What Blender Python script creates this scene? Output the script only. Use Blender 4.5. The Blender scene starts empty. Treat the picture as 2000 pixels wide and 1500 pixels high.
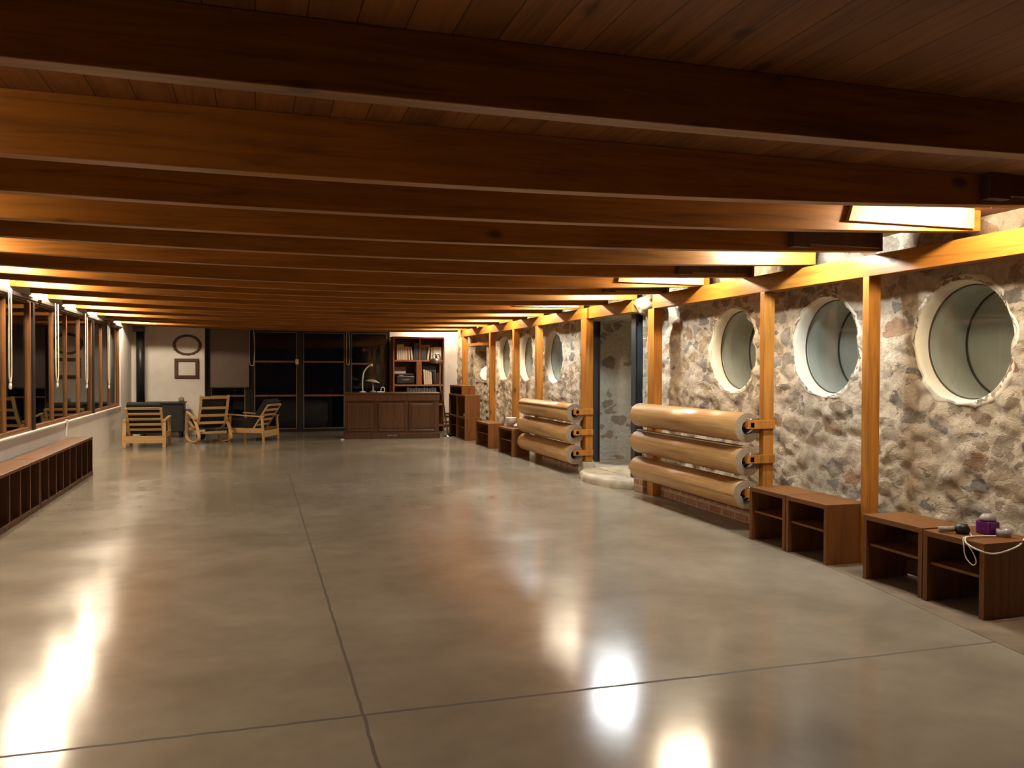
import bpy, bmesh, math, random
from mathutils import Vector, Matrix, noise
random.seed(7)
PI = math.pi
S = bpy.context.scene
C = S.collection

# ------------------------------------------------------------------ camera, world, exposure
YAW, PITCH, ROLL, EYE = math.radians(16.956), math.radians(-1.0569), math.radians(0.2), 1.5
fwd = Vector((math.sin(YAW)*math.cos(PITCH), math.cos(YAW)*math.cos(PITCH), math.sin(PITCH)))
rt = Vector((math.cos(YAW), -math.sin(YAW), 0)); up = rt.cross(fwd)
r_ = rt*math.cos(ROLL)+up*math.sin(ROLL); u_ = up*math.cos(ROLL)-rt*math.sin(ROLL)
cd = bpy.data.cameras.new('camera'); cam = bpy.data.objects.new('camera', cd); C.objects.link(cam)
m = Matrix((r_, u_, -fwd)).transposed().to_4x4(); m.translation = (0, 0, EYE)
cam.matrix_world = m
cd.sensor_width = 36; cd.lens = 36*1640/2000; cd.clip_start = .02; cd.clip_end = 200
S.camera = cam
w = bpy.data.worlds.new('night'); S.world = w; w.use_nodes = True
w.node_tree.nodes['Background'].inputs[0].default_value = (.35, .45, .7, 1)
w.node_tree.nodes['Background'].inputs[1].default_value = .0015
S.view_settings.view_transform = 'Standard'; S.view_settings.look = 'None'
S.view_settings.exposure = 0.12; S.view_settings.gamma = 1; S.view_settings.use_curve_mapping = False
try:
    S.cycles.use_denoising = True; S.cycles.max_bounces = 8; S.cycles.diffuse_bounces = 5
    S.cycles.glossy_bounces = 4; S.cycles.transparent_max_bounces = 12
    S.cycles.sample_clamp_indirect = 1.5; S.cycles.blur_glossy = .6; S.cycles.use_adaptive_sampling = False; S.cycles.caustics_reflective = False; S.cycles.caustics_refractive = False
except Exception: pass
WARM, COOL = (1, .83, .59), (.92, .98, .97)
LAMP = 700.0       # radiance of a lamp tube

# ------------------------------------------------------------------ materials
def nt(name):
    mt = bpy.data.materials.new(name); mt.use_nodes = True
    n = mt.node_tree; b = n.nodes['Principled BSDF']
    return mt, n, b
def N(n, t, **k):
    x = n.nodes.new(t)
    for a, v in k.items():
        if a.startswith('i_'):
            key = a[2:]; key = int(key) if key.isdigit() else key.replace('_', ' ')
            x.inputs[key].default_value = v
        else: setattr(x, a, v)
    return x
def ramp(n, fac, stops):
    x = n.nodes.new('ShaderNodeValToRGB'); e = x.color_ramp.elements
    while len(e) > 1: e.remove(e[0])
    e[0].position = stops[0][0]; e[0].color = (*stops[0][1], 1)
    for p, c in stops[1:]:
        q = e.new(p); q.color = (*c, 1)
    n.links.new(fac, x.inputs[0]); return x.outputs[0]
def mix(n, fac, a, b, mode='MIX'):
    x = n.nodes.new('ShaderNodeMix'); x.data_type = 'RGBA'; x.blend_type = mode
    for s, v in ((x.inputs[0], fac), (x.inputs[6], a), (x.inputs[7], b)):
        if hasattr(v, 'links'): n.links.new(v, s)
        elif isinstance(v, (int, float)): s.default_value = v
        else: s.default_value = (*v, 1)
    return x.outputs[2]
def mth(n, op, a, b=None):
    x = n.nodes.new('ShaderNodeMath'); x.operation = op
    for i, v in enumerate((a, b)):
        if v is None: continue
        if hasattr(v, 'links'): n.links.new(v, x.inputs[i])
        else: x.inputs[i].default_value = v
    return x.outputs[0]
def bump(n, b, h, s=.3, d=.01):
    x = N(n, 'ShaderNodeBump', i_Strength=s, i_Distance=d); n.links.new(h, x.inputs['Height']); n.links.new(x.outputs[0], b.inputs['Normal'])
def plain(name, col, rough=.5, metal=0, spec=.5, noise_amt=.12, scale=14):
    mt, n, b = nt(name)
    tc = N(n, 'ShaderNodeTexCoord'); nz = N(n, 'ShaderNodeTexNoise', i_Scale=scale, i_Detail=4)
    n.links.new(tc.outputs['Object'], nz.inputs['Vector'])
    dk = tuple(c*(1-noise_amt) for c in col); lt = tuple(min(1, c*(1+noise_amt)) for c in col)
    n.links.new(ramp(n, nz.outputs['Fac'], [(.3, dk), (.7, lt)]), b.inputs['Base Color'])
    b.inputs['Roughness'].default_value = rough; b.inputs['Metallic'].default_value = metal
    b.inputs['Specular IOR Level'].default_value = spec
    return mt
def wood(name, base, axis=0, dark=.55, rough=.42, knots=True, planks=None, fine=1.0, bumpy=.15):
    mt, n, b = nt(name)
    tc = N(n, 'ShaderNodeTexCoord'); oi = N(n, 'ShaderNodeObjectInfo')
    off = N(n, 'ShaderNodeVectorMath', operation='MULTIPLY_ADD'); n.links.new(oi.outputs['Random'], off.inputs[0])
    off.inputs[1].default_value = (17, 11, 7); n.links.new(tc.outputs['Object'], off.inputs[2])
    vec = off.outputs[0]
    if planks:
        vec = tc.outputs['Object']
        sp = N(n, 'ShaderNodeSeparateXYZ'); n.links.new(vec, sp.inputs[0])
        q = mth(n, 'DIVIDE', sp.outputs['XYZ'[planks[0]]], planks[1]); fl = mth(n, 'FLOOR', q); fr = mth(n, 'FRACT', q)
        wn = N(n, 'ShaderNodeTexWhiteNoise', noise_dimensions='1D'); n.links.new(fl, wn.inputs['W'])
        sh = N(n, 'ShaderNodeVectorMath', operation='MULTIPLY_ADD'); n.links.new(wn.outputs['Value'], sh.inputs[0]); sh.inputs[1].default_value = (9, 13, 5); n.links.new(vec, sh.inputs[2]); vec = sh.outputs[0]
        gap = mth(n, 'LESS_THAN', mth(n, 'ABSOLUTE', mth(n, 'SUBTRACT', fr, .5)), .487)
    mp = N(n, 'ShaderNodeMapping'); sc = [13*fine]*3; sc[axis] = .8*fine; mp.inputs['Scale'].default_value = sc
    n.links.new(vec, mp.inputs['Vector'])
    nz = N(n, 'ShaderNodeTexNoise', i_Scale=1.6, i_Detail=6, i_Roughness=.62, i_Distortion=.9); n.links.new(mp.outputs[0], nz.inputs['Vector'])
    dk = tuple(c*dark for c in base); lt = tuple(min(1, c*1.25) for c in base)
    col = ramp(n, nz.outputs['Fac'], [(.28, dk), (.5, base), (.72, lt)])
    big = N(n, 'ShaderNodeTexNoise', i_Scale=1.1, i_Detail=2); n.links.new(vec, big.inputs['Vector'])
    col = mix(n, .5, col, ramp(n, big.outputs['Fac'], [(.3, (.66, .62, .58)), (.7, (1.15, 1.12, 1.1))]), 'MULTIPLY')
    if knots:
        mk = N(n, 'ShaderNodeMapping'); k = [3.1]*3; k[axis] = 1.7; mk.inputs['Scale'].default_value = k; n.links.new(vec, mk.inputs['Vector'])
        vo = N(n, 'ShaderNodeTexVoronoi', i_Scale=1.0); n.links.new(mk.outputs[0], vo.inputs['Vector'])
        kn = ramp(n, vo.outputs['Distance'], [(.05, (1, 1, 1)), (.12, (0, 0, 0))])
        col = mix(n, mth(n, 'MULTIPLY', kn, .8), col, tuple(c*.22 for c in base))
    if planks:
        col = mix(n, .55, col, ramp(n, wn.outputs['Value'], [(0, (.62, .6, .58)), (1, (1.2, 1.17, 1.15))]), 'MULTIPLY')
        col = mix(n, gap, tuple(c*.16 for c in base), col)
    n.links.new(col, b.inputs['Base Color'])
    b.inputs['Roughness'].default_value = rough; b.inputs['Specular IOR Level'].default_value = .3
    bump(n, b, nz.outputs['Fac'], bumpy, .004)
    return mt
M = {}
PINE = (.37, .148, .024)
M['beam'] = wood('varnished_pine_beam', PINE, 0, rough=.36)
M['plate'] = wood('varnished_pine_plate', PINE, 1, rough=.36)
M['post'] = wood('varnished_pine_post', (.43, .175, .03), 2, rough=.4)
M['deck'] = wood('pine_ceiling_boards', (.33, .14, .05), 1, rough=.5, planks=(0, .148))
M['bench'] = wood('dark_stained_board', (.18, .072, .019), 1, knots=False, rough=.42, fine=.8)
M['benchv'] = wood('dark_stained_upright', (.165, .064, .017), 2, knots=False, rough=.42, fine=.8)
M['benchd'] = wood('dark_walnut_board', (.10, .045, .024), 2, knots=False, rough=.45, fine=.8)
M['desk'] = wood('dark_oak_panel', (.078, .036, .016), 2, knots=False, rough=.45)
M['shelfw'] = wood('cherry_board', (.30, .115, .05), 2, knots=False, rough=.45)
M['birch'] = wood('pale_birch', (.56, .36, .16), 0, knots=False, rough=.4, fine=1.5, dark=.75)
M['frame'] = wood('window_timber', (.24, .105, .04), 2, knots=False, rough=.4)
M['bead'] = plain('pale_glazing_bead', (.22, .16, .11), .5)
M['picture'] = plain('dark_carved_wood', (.085, .04, .024), .4, noise_amt=.4, scale=40)
M['white'] = plain('white_plaster', (.80, .75, .70), .75, noise_amt=.04, scale=5)
M['reveal'] = plain('cream_plaster', (.78, .71, .57), .8, noise_amt=.08, scale=9)
M['blackm'] = plain('black_steel', (.012, .012, .013), .4, spec=.4)
M['steel'] = plain('dark_grey_steel', (.028, .034, .042), .42, noise_amt=.25, scale=6)
M['cush'] = plain('black_fabric', (.007, .0065, .006), .85, noise_amt=.3, scale=60)
M['blind'] = plain('taupe_blind_fabric', (.19, .15, .125), .8, noise_amt=.05)
M['cassette'] = plain('grey_blind_cassette', (.06, .052, .045), .5)
M['chrome'] = plain('chrome', (.75, .75, .76), .12, 1, noise_amt=.02)
M['bronze'] = plain('brown_lamp_shade', (.10, .075, .065), .25, .6)
M['whitep'] = plain('white_plastic', (.75, .73, .68), .45, noise_amt=.04)
M['cord'] = plain('cream_cord', (.72, .62, .48), .6)
M['paper'] = plain('cream_paper', (.68, .58, .42), .7, noise_amt=.15, scale=30)
M['sheet'] = plain('white_card', (.74, .70, .64), .65, noise_amt=.04)
M['blue'] = plain('grey_blue_cover', (.08, .10, .13), .5, noise_amt=.3, scale=20)
M['ink'] = plain('black_cover', (.014, .014, .017), .45)
M['printer'] = plain('black_plastic', (.015, .016, .02), .35)
M['grey'] = plain('grey_felt', (.27, .25, .21), .9, noise_amt=.2, scale=40)
M['hole'] = plain('dark_felt', (.035, .035, .03), .9)
M['purple'] = plain('purple_plastic', (.13, .012, .17), .3)
M['lidgrey'] = plain('translucent_grey_lid', (.33, .29, .33), .3)
M['slab'] = plain('pale_step_stone', (.52, .45, .34), .75, noise_amt=.25, scale=7)
M['lime'] = plain('shaded_lime_stone', (.19, .125, .07), .9, noise_amt=.35, scale=9)  # base colour darkened to put the jutting stone's shade into it
M['panelg'] = plain('grey_green_shutter', (.48, .47, .41), .6, noise_amt=.10, scale=4)
M['niche'] = plain('shadowed_niche_plaster', (.33, .28, .21), .85, noise_amt=.2, scale=6)
M['porc'] = plain('white_glaze', (.82, .86, .86), .3, noise_amt=.03)
M['stove'] = plain('black_cast_iron', (.012, .011, .010), .6, noise_amt=.3)

def mat_cane():
    mt, n, b = nt('woven_cane_mat')
    tc = N(n, 'ShaderNodeTexCoord'); mp = N(n, 'ShaderNodeMapping'); mp.inputs['Scale'].default_value = (60, 2.2, 60); n.links.new(tc.outputs['Object'], mp.inputs[0])
    nz = N(n, 'ShaderNodeTexNoise', i_Scale=1, i_Detail=4); n.links.new(mp.outputs[0], nz.inputs['Vector'])
    n.links.new(ramp(n, nz.outputs['Fac'], [(.3, (.36, .19, .065)), (.7, (.52, .30, .12))]), b.inputs['Base Color'])
    b.inputs['Roughness'].default_value = .34
    wv = N(n, 'ShaderNodeTexWave', i_Scale=55, wave_type='BANDS', bands_direction='Z'); n.links.new(tc.outputs['Object'], wv.inputs[0])
    bump(n, b, wv.outputs['Fac'], .25, .002); return mt
M['cane'] = mat_cane()

def mat_stone(name='rubble_stone_wall', m0=((.47, .37, .26), (.64, .53, .39), (.76, .67, .53)), thr=.46):
    mt, n, b = nt(name)
    tc = N(n, 'ShaderNodeTexCoord'); mp = N(n, 'ShaderNodeMapping'); mp.inputs['Scale'].default_value = (1, 1, 1.5); n.links.new(tc.outputs['Object'], mp.inputs[0])
    nz = N(n, 'ShaderNodeTexNoise', i_Scale=4.5, i_Detail=5, i_Roughness=.6); n.links.new(mp.outputs[0], nz.inputs['Vector'])
    dv = N(n, 'ShaderNodeVectorMath', operation='MULTIPLY_ADD'); n.links.new(nz.outputs['Color'], dv.inputs[0]); dv.inputs[1].default_value = (.30, .30, .30); n.links.new(mp.outputs[0], dv.inputs[2])
    vo = N(n, 'ShaderNodeTexVoronoi', i_Scale=4.6, i_Randomness=1.0); n.links.new(dv.outputs[0], vo.inputs['Vector'])
    ve = N(n, 'ShaderNodeTexVoronoi', i_Scale=4.6, feature='DISTANCE_TO_EDGE'); n.links.new(dv.outputs[0], ve.inputs['Vector'])
    sp = N(n, 'ShaderNodeSeparateColor'); n.links.new(vo.outputs['Color'], sp.inputs[0])
    stone = ramp(n, sp.outputs[0], [(0, (.19, .19, .20)), (.16, (.13, .135, .15)), (.3, (.36, .25, .14)), (.42, (.33, .15, .07)), (.52, (.30, .22, .14)), (.66, (.24, .235, .225)), (.8, (.44, .32, .19)), (1, (.22, .19, .16))])
    fn = N(n, 'ShaderNodeTexNoise', i_Scale=16, i_Detail=8, i_Roughness=.65); n.links.new(tc.outputs['Object'], fn.inputs['Vector'])
    mortar = ramp(n, fn.outputs['Fac'], [(.28, m0[0]), (.5, m0[1]), (.72, m0[2])])
    stone = mix(n, .6, stone, ramp(n, fn.outputs['Fac'], [(.3, (.55, .55, .55)), (.7, (1.35, 1.3, 1.25))]), 'MULTIPLY')
    show = mth(n, 'MULTIPLY', mth(n, 'GREATER_THAN', sp.outputs[1], thr),
               ramp(n, mth(n, 'SUBTRACT', ve.outputs['Distance'], mth(n, 'MULTIPLY', fn.outputs['Fac'], .16)), [(0.0, (0, 0, 0)), (.06, (1, 1, 1))]))
    n.links.new(mix(n, mth(n, 'MULTIPLY', show, .72), mortar, stone), b.inputs['Base Color'])
    b.inputs['Roughness'].default_value = .9; b.inputs['Specular IOR Level'].default_value = .2
    n2 = N(n, 'ShaderNodeTexNoise', i_Scale=8, i_Detail=10, i_Roughness=.72, i_Distortion=.9); n.links.new(mp.outputs[0], n2.inputs['Vector'])
    h = mth(n, 'ADD', n2.outputs['Fac'], mth(n, 'MULTIPLY', show, .16))
    bump(n, b, h, 1.0, .045); return mt
M['stone'] = mat_stone()
M['jamb'] = mat_stone('limewashed_stone', ((.62, .57, .45), (.74, .70, .58), (.82, .78, .67)), .62)

def mat_floor():
    mt, n, b = nt('polished_concrete')
    tc = N(n, 'ShaderNodeTexCoord'); P = tc.outputs['Object']
    n1 = N(n, 'ShaderNodeTexNoise', i_Scale=.55, i_Detail=5, i_Roughness=.62, i_Distortion=.4); n.links.new(P, n1.inputs['Vector'])
    n2 = N(n, 'ShaderNodeTexNoise', i_Scale=3, i_Detail=3, i_Roughness=.6); n.links.new(P, n2.inputs['Vector'])
    col = ramp(n, n1.outputs['Fac'], [(.3, (.225, .193, .148)), (.5, (.29, .252, .2)), (.7, (.36, .322, .265))])
    col = mix(n, .5, col, ramp(n, n2.outputs['Fac'], [(.3, (.78, .78, .76)), (.7, (1.16, 1.15, 1.13))]), 'MULTIPLY')
    sp = N(n, 'ShaderNodeSeparateXYZ'); n.links.new(P, sp.inputs[0])
    wob = N(n, 'ShaderNodeTexNoise', i_Scale=6, i_Detail=3); n.links.new(P, wob.inputs['Vector'])
    wo = mth(n, 'MULTIPLY', mth(n, 'SUBTRACT', wob.outputs['Fac'], .5), .02)
    def line(s, at, wd):
        return mth(n, 'LESS_THAN', mth(n, 'ABSOLUTE', mth(n, 'ADD', mth(n, 'SUBTRACT', s, at), wo)), wd)
    g = mth(n, 'MAXIMUM', line(sp.outputs[1], 3.63, .010), line(sp.outputs[1], 7.8, .007))
    g = mth(n, 'MAXIMUM', g, mth(n, 'MULTIPLY', line(sp.outputs[0], .44, .0075), mth(n, 'LESS_THAN', sp.outputs[1], 12.2)))
    col = mix(n, mth(n, 'MULTIPLY', g, .95), col, (.07, .055, .04))
    n.links.new(col, b.inputs['Base Color'])
    n3 = N(n, 'ShaderNodeTexNoise', i_Scale=1.3, i_Detail=1); n.links.new(P, n3.inputs['Vector'])
    rg = ramp(n, n3.outputs['Fac'], [(.3, (.14, .14, .14)), (.7, (.2, .2, .2))])
    n.links.new(mix(n, g, rg, (.7, .7, .7)), b.inputs['Roughness'])
    b.inputs['Specular IOR Level'].default_value = .55
    h = mth(n, 'SUBTRACT', mth(n, 'MULTIPLY', n3.outputs['Fac'], 1.2), g)
    bump(n, b, h, .3, .004); return mt
M['floor'] = mat_floor()
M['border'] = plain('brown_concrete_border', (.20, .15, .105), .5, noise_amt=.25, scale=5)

def mat_brick():
    mt, n, b = nt('old_brick')
    tc = N(n, 'ShaderNodeTexCoord'); mp = N(n, 'ShaderNodeMapping'); mp.inputs['Rotation'].default_value = (PI/2, 0, PI/2); n.links.new(tc.outputs['Object'], mp.inputs[0])
    sp = N(n, 'ShaderNodeSeparateXYZ'); n.links.new(tc.outputs['Object'], sp.inputs[0])
    cb = N(n, 'ShaderNodeCombineXYZ'); n.links.new(sp.outputs[1], cb.inputs[0]); n.links.new(sp.outputs[2], cb.inputs[1])
    bk = N(n, 'ShaderNodeTexBrick', i_Scale=1.0, i_Color1=(.30, .13, .07, 1), i_Color2=(.38, .20, .12, 1), i_Mortar=(.42, .33, .24, 1))
    bk.inputs['Brick Width'].default_value = .25; bk.inputs['Row Height'].default_value = .085; bk.inputs['Mortar Size'].default_value = .012
    n.links.new(cb.outputs[0], bk.inputs['Vector'])
    fn = N(n, 'ShaderNodeTexNoise', i_Scale=14, i_Detail=5); n.links.new(tc.outputs['Object'], fn.inputs['Vector'])
    n.links.new(mix(n, .6, bk.outputs[0], ramp(n, fn.outputs['Fac'], [(.3, (.6, .58, .55)), (.7, (1.3, 1.3, 1.3))]), 'MULTIPLY'), b.inputs['Base Color'])
    b.inputs['Roughness'].default_value = .9; bump(n, b, fn.outputs['Fac'], .5, .01); return mt
M['brick'] = mat_brick()

def mat_glass(name, tint=(1, 1, 1), ior=1.5):
    mt, n, b = nt(name); n.nodes.remove(b)
    tr = N(n, 'ShaderNodeBsdfTransparent'); tr.inputs[0].default_value = (*tint, 1)
    gl = N(n, 'ShaderNodeBsdfGlossy'); gl.inputs['Roughness'].default_value = .01
    lw = N(n, 'ShaderNodeLayerWeight', i_Blend=.5); mx = N(n, 'ShaderNodeMixShader')
    f = mth(n, 'ADD', .04, mth(n, 'MULTIPLY', .96, mth(n, 'POWER', lw.outputs['Facing'], 5.0)))
    n.links.new(f, mx.inputs[0]); n.links.new(tr.outputs[0], mx.inputs[1]); n.links.new(gl.outputs[0], mx.inputs[2])
    n.links.new(mx.outputs[0], n.nodes['Material Output'].inputs[0]); return mt
M['glass'] = mat_glass('window_glass', (.96, .98, .97))

def mat_emit(name, col, s):
    mt, n, b = nt(name); n.nodes.remove(b)
    e = N(n, 'ShaderNodeEmission'); e.inputs[0].default_value = (*col, 1); e.inputs[1].default_value = s
    n.links.new(e.outputs[0], n.nodes['Material Output'].inputs[0]); return mt
M['warm'] = mat_emit('warm_bulb', WARM, LAMP)
M['cool'] = mat_emit('cool_bulb', COOL, LAMP*1.15)

# ------------------------------------------------------------------ mesh helpers
class MB:
    def __init__(s): s.v = []; s.f = []; s.sm = []
    def add(s, vs, fs, smooth=False, mat=None):
        o = len(s.v)
        s.v += [tuple(mat @ Vector(p)) if mat else tuple(p) for p in vs]
        s.f += [tuple(i+o for i in f) for f in fs]; s.sm += [smooth]*len(fs); return s
    def box(s, x0, x1, y0, y1, z0, z1, mat=None):
        v = [(x0, y0, z0), (x1, y0, z0), (x1, y1, z0), (x0, y1, z0), (x0, y0, z1), (x1, y0, z1), (x1, y1, z1), (x0, y1, z1)]
        return s.add(v, [(0, 3, 2, 1), (4, 5, 6, 7), (0, 1, 5, 4), (1, 2, 6, 5), (2, 3, 7, 6), (3, 0, 4, 7)], False, mat)
    def bar(s, p, q, wd, hg, upv=(0, 0, 1)):      # box from p to q
        p, q = Vector(p), Vector(q); d = (q-p); L = d.length; d.normalize()
        a = d.cross(Vector(upv)).normalized(); b = a.cross(d)
        mm = Matrix((a, d, b)).transposed().to_4x4(); mm.translation = p
        return s.box(-wd/2, wd/2, 0, L, -hg/2, hg/2, mm)
    def lathe(s, prof, seg=24, mat=None, smooth=True, cap=False):    # (r,z) round z
        v = []; f = []
        for r, z in prof:
            for k in range(seg): v.append((r*math.cos(2*PI*k/seg), r*math.sin(2*PI*k/seg), z))
        for i in range(len(prof)-1):
            for k in range(seg):
                j = (k+1) % seg; f.append((i*seg+k, i*seg+j, (i+1)*seg+j, (i+1)*seg+k))
        if cap: f.append(tuple(range(seg))[::-1]); f.append(tuple((len(prof)-1)*seg+k for k in range(seg)))
        return s.add(v, f, smooth, mat)
    def cyl(s, p, q, r, seg=14, r2=None):
        p, q = Vector(p), Vector(q); d = q-p; L = d.length
        mm = d.to_track_quat('Z', 'Y').to_matrix().to_4x4(); mm.translation = p
        return s.lathe([(r, 0), (r2 if r2 is not None else r, L)], seg, mm, True, True)
    def tube(s, pts, r, seg=8, rr=None, closed=False):
        pts = [Vector(p) for p in pts]; n = len(pts); v = []; f = []
        prev = None
        for i, p in enumerate(pts):
            t = (pts[(i+1) % n]-pts[i-1]) if closed else (pts[min(i+1, n-1)]-pts[max(i-1, 0)])
            t.normalize()
            if prev is None:
                a = t.cross(Vector((0, 0, 1)));
                if a.length < .1: a = t.cross(Vector((1, 0, 0)))
            else: a = prev-t*prev.dot(t)
            a.normalize(); prev = a; b = t.cross(a)
            for k in range(seg):
                an = 2*PI*k/seg; v.append(p+(a*math.cos(an)*r+b*math.sin(an)*(rr or r)))
        m_ = n if closed else n-1
        for i in range(m_):
            for k in range(seg):
                j = (k+1) % seg; i2 = (i+1) % n
                f.append((i*seg+k, i*seg+j, i2*seg+j, i2*seg+k))
        if not closed: f.append(tuple(range(seg))[::-1]); f.append(tuple((n-1)*seg+k for k in range(seg)))
        return s.add(v, f, True)
    def strip(s, pts, wd, th, x):      # bent lath: path in (y,z), width wd across x, thickness th
        n = len(pts); v = []; f = []
        P = [Vector((0, a, b)) for a, b in pts]
        for i, p in enumerate(P):
            t = (P[min(i+1, n-1)]-P[max(i-1, 0)]).normalized(); nn = Vector((0, -t.z, t.y))
            for sx, sn in ((-1, -1), (1, -1), (1, 1), (-1, 1)): v.append(p+Vector((x+sx*wd/2, 0, 0))+nn*sn*th/2)
        for i in range(n-1):
            for k in range(4):
                j = (k+1) % 4; f.append((i*4+k, i*4+j, (i+1)*4+j, (i+1)*4+k))
        f.append((3, 2, 1, 0)); f.append(tuple((n-1)*4+k for k in range(4)))
        return s.add(v, f)
    def build(s, name, mt, parent=None, bev=0, sub=0):
        me = bpy.data.meshes.new(name); me.from_pydata([tuple(p) for p in s.v], [], s.f)
        for p, q in zip(me.polygons, s.sm): p.use_smooth = q
        me.materials.append(mt if not isinstance(mt, str) else M[mt])
        bm = bmesh.new(); bm.from_mesh(me); bmesh.ops.recalc_face_normals(bm, faces=bm.faces); bm.to_mesh(me); bm.free()
        o = bpy.data.objects.new(name, me); C.objects.link(o)
        if parent: o.parent = parent
        if bev:
            b = o.modifiers.new('bevel', 'BEVEL'); b.width = bev; b.segments = 2; b.limit_method = 'ANGLE'
        if sub:
            b = o.modifiers.new('sub', 'SUBSURF'); b.levels = sub; b.render_levels = sub
        return o
def spline(pts, n=6):
    out = []; P = [Vector(p) for p in pts]
    for i in range(len(P)-1):
        a, b, c, d = P[max(i-1, 0)], P[i], P[i+1], P[min(i+2, len(P)-1)]
        for k in range(n):
            t = k/n
            out.append(.5*((2*b)+(c-a)*t+(2*a-5*b+4*c-d)*t*t+(3*b-a-3*c+d)*t**3))
    out.append(P[-1]); return out
def tag(o, label, cat, group=None, kind=None):
    o['label'] = label; o['category'] = cat
    if group: o['group'] = group
    if kind: o['kind'] = kind
    return o
def empty(name, loc, label, cat, group=None, rz=0, kind=None):
    o = bpy.data.objects.new(name, None); C.objects.link(o); o.location = loc; o.rotation_euler = (0, 0, rz); o.empty_display_size = .1
    return tag(o, label, cat, group, kind)
def copy_tree(o, parent=None):
    c = o.copy(); C.objects.link(c); c.parent = parent
    for ch in list(o.children): copy_tree(ch, c)
    return c
def struct(name, mb, mt, label, cat, **k): return tag(mb.build(name, mt, **k), label, cat, kind='structure')
ORD = ['first', 'second', 'third', 'fourth', 'fifth', 'sixth', 'seventh', 'eighth', 'ninth', 'tenth', 'eleventh', 'twelfth', 'thirteenth', 'fourteenth', 'fifteenth', 'sixteenth', 'seventeenth', 'eighteenth', 'nineteenth', 'twentieth', 'twenty-first']

# ------------------------------------------------------------------ room shell
CEIL = 2.55
b = MB(); b.box(-3.0, 6.2, -6, 20.6, -.15, 0)
struct('floor', b, 'floor', 'polished grey concrete floor with saw-cut joints', 'floor')
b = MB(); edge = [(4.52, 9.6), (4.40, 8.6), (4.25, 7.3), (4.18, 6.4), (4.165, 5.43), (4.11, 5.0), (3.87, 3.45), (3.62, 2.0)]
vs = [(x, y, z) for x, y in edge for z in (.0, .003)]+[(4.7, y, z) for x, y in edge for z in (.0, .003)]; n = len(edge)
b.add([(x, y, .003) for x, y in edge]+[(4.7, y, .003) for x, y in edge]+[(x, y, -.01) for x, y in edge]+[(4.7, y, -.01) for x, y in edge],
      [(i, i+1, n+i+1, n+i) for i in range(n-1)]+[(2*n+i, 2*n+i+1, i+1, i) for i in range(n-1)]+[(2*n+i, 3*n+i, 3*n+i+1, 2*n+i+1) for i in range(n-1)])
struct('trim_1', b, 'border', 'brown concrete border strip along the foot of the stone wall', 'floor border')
b = MB(); b.box(-3.0, 6.2, -6, 20.6, CEIL, CEIL+.05)
struct('ceiling', b, 'deck', 'pine board ceiling above the beams', 'ceiling')
# left wall: parapet, header, end pier
b = MB(); b.box(-2.85, -2.6, -6, 20.4, 0, .70); b.box(-2.85, -2.6, -6, 20.4, 2.335, CEIL); b.box(-2.85, -2.6, 18.42, 20.4, .70, 2.335); b.box(-2.85, -2.6, -6, 3.0, .7, 2.335)
struct('wall_left', b, 'white', 'white low wall under the long row of windows', 'wall')
b = MB(); b.box(-2.87, -2.575, 3.0, 18.42, .70, .722)
struct('trim_2', b, 'sheet', 'white window sill along the left wall', 'window sill', bev=.004)
# back wall
b = MB(); b.box(-2.6, -1.1, 19.95, 20.5, 0, CEIL)
struct('wall_back_left', b, 'white', 'white plaster wall holding two empty frames', 'wall')
b = MB(); b.box(3.08, 5.2, 20.2, 20.5, 0, CEIL)
struct('wall_back_right', b, 'white', 'white plaster wall behind the bookshelf', 'wall')
b = MB(); b.box(-1.1, 3.08, 20.2, 20.5, 2.42, CEIL)
struct('wall_back_head', b, 'white', 'strip of wall above the glazed doors', 'wall')
b = MB(); b.box(4.30, 4.62, 20.17, 20.2, .06, .12); b.box(4.30, 4.62, 20.175, 20.2, .17, .2)
b.box(4.30, 4.62, 20.17, 20.2, .30, .34); b.box(4.30, 4.62, 20.17, 20.2, .38, .41)
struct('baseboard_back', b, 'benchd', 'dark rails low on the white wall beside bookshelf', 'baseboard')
b = MB(); b.box(-3.0, 6.2, -6.2, -6, 0, CEIL)
struct('wall_front', b, 'white', 'plain wall at the near end of the hall', 'wall')

# ------------------------------------------------------------------ stone wall
WINS = [(4.74, 1.70), (6.22, 1.70), (7.70, 1.70), (13.20, 1.70), (14.67, 1.70), (16.14, 1.70)]
WX = 4.74
RO = .43
def relief(y, z):
    p = Vector((y, z*1.45, 3.3))
    a = noise.fractal(p*2.2, 1.0, 2.0, 4)*.026+noise.fractal(p*8, .8, 2.0, 5)*.013
    # blocky faces
    d, _ = noise.voronoi(Vector((y*4.6, z*6.2, .4)))
    return a+min(.022, max(0, (d[1]-d[0])*.04))-.015
ys = []; y = -6.0
while y < 20.3:
    ys.append(y); y += .3 if y < 2.5 else (.022 if y < 9.3 else (.03 if y < 13 else .045))
zs = [i*CEIL/100 for i in range(101)]
def hole(yc, zc):
    for wy, wz in WINS:
        if (yc-wy)**2+(zc-wz)**2 < (RO+.01)**2: return True
    if 9.72 < yc < 11.97 and .0 <= zc < 2.25: return True
    if 17.35 < yc < 18.32 and 1.2 < zc < 2.0: return True
    return False
b = MB(); idx = {}; v = []; f = []
for j, yy in enumerate(ys):
    for i, zz in enumerate(zs):
        dy = yy; dz = zz
        for wy, wz in WINS:
            dd = math.hypot(yy-wy, zz-wz)
            if abs(dd-RO) < .02 and dd > 0: dy = wy+(yy-wy)*(RO+.004)/dd; dz = wz+(zz-wz)*(RO+.004)/dd
        v.append((WX-relief(dy, dz), dy, dz))
nz_ = len(zs)
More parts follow.
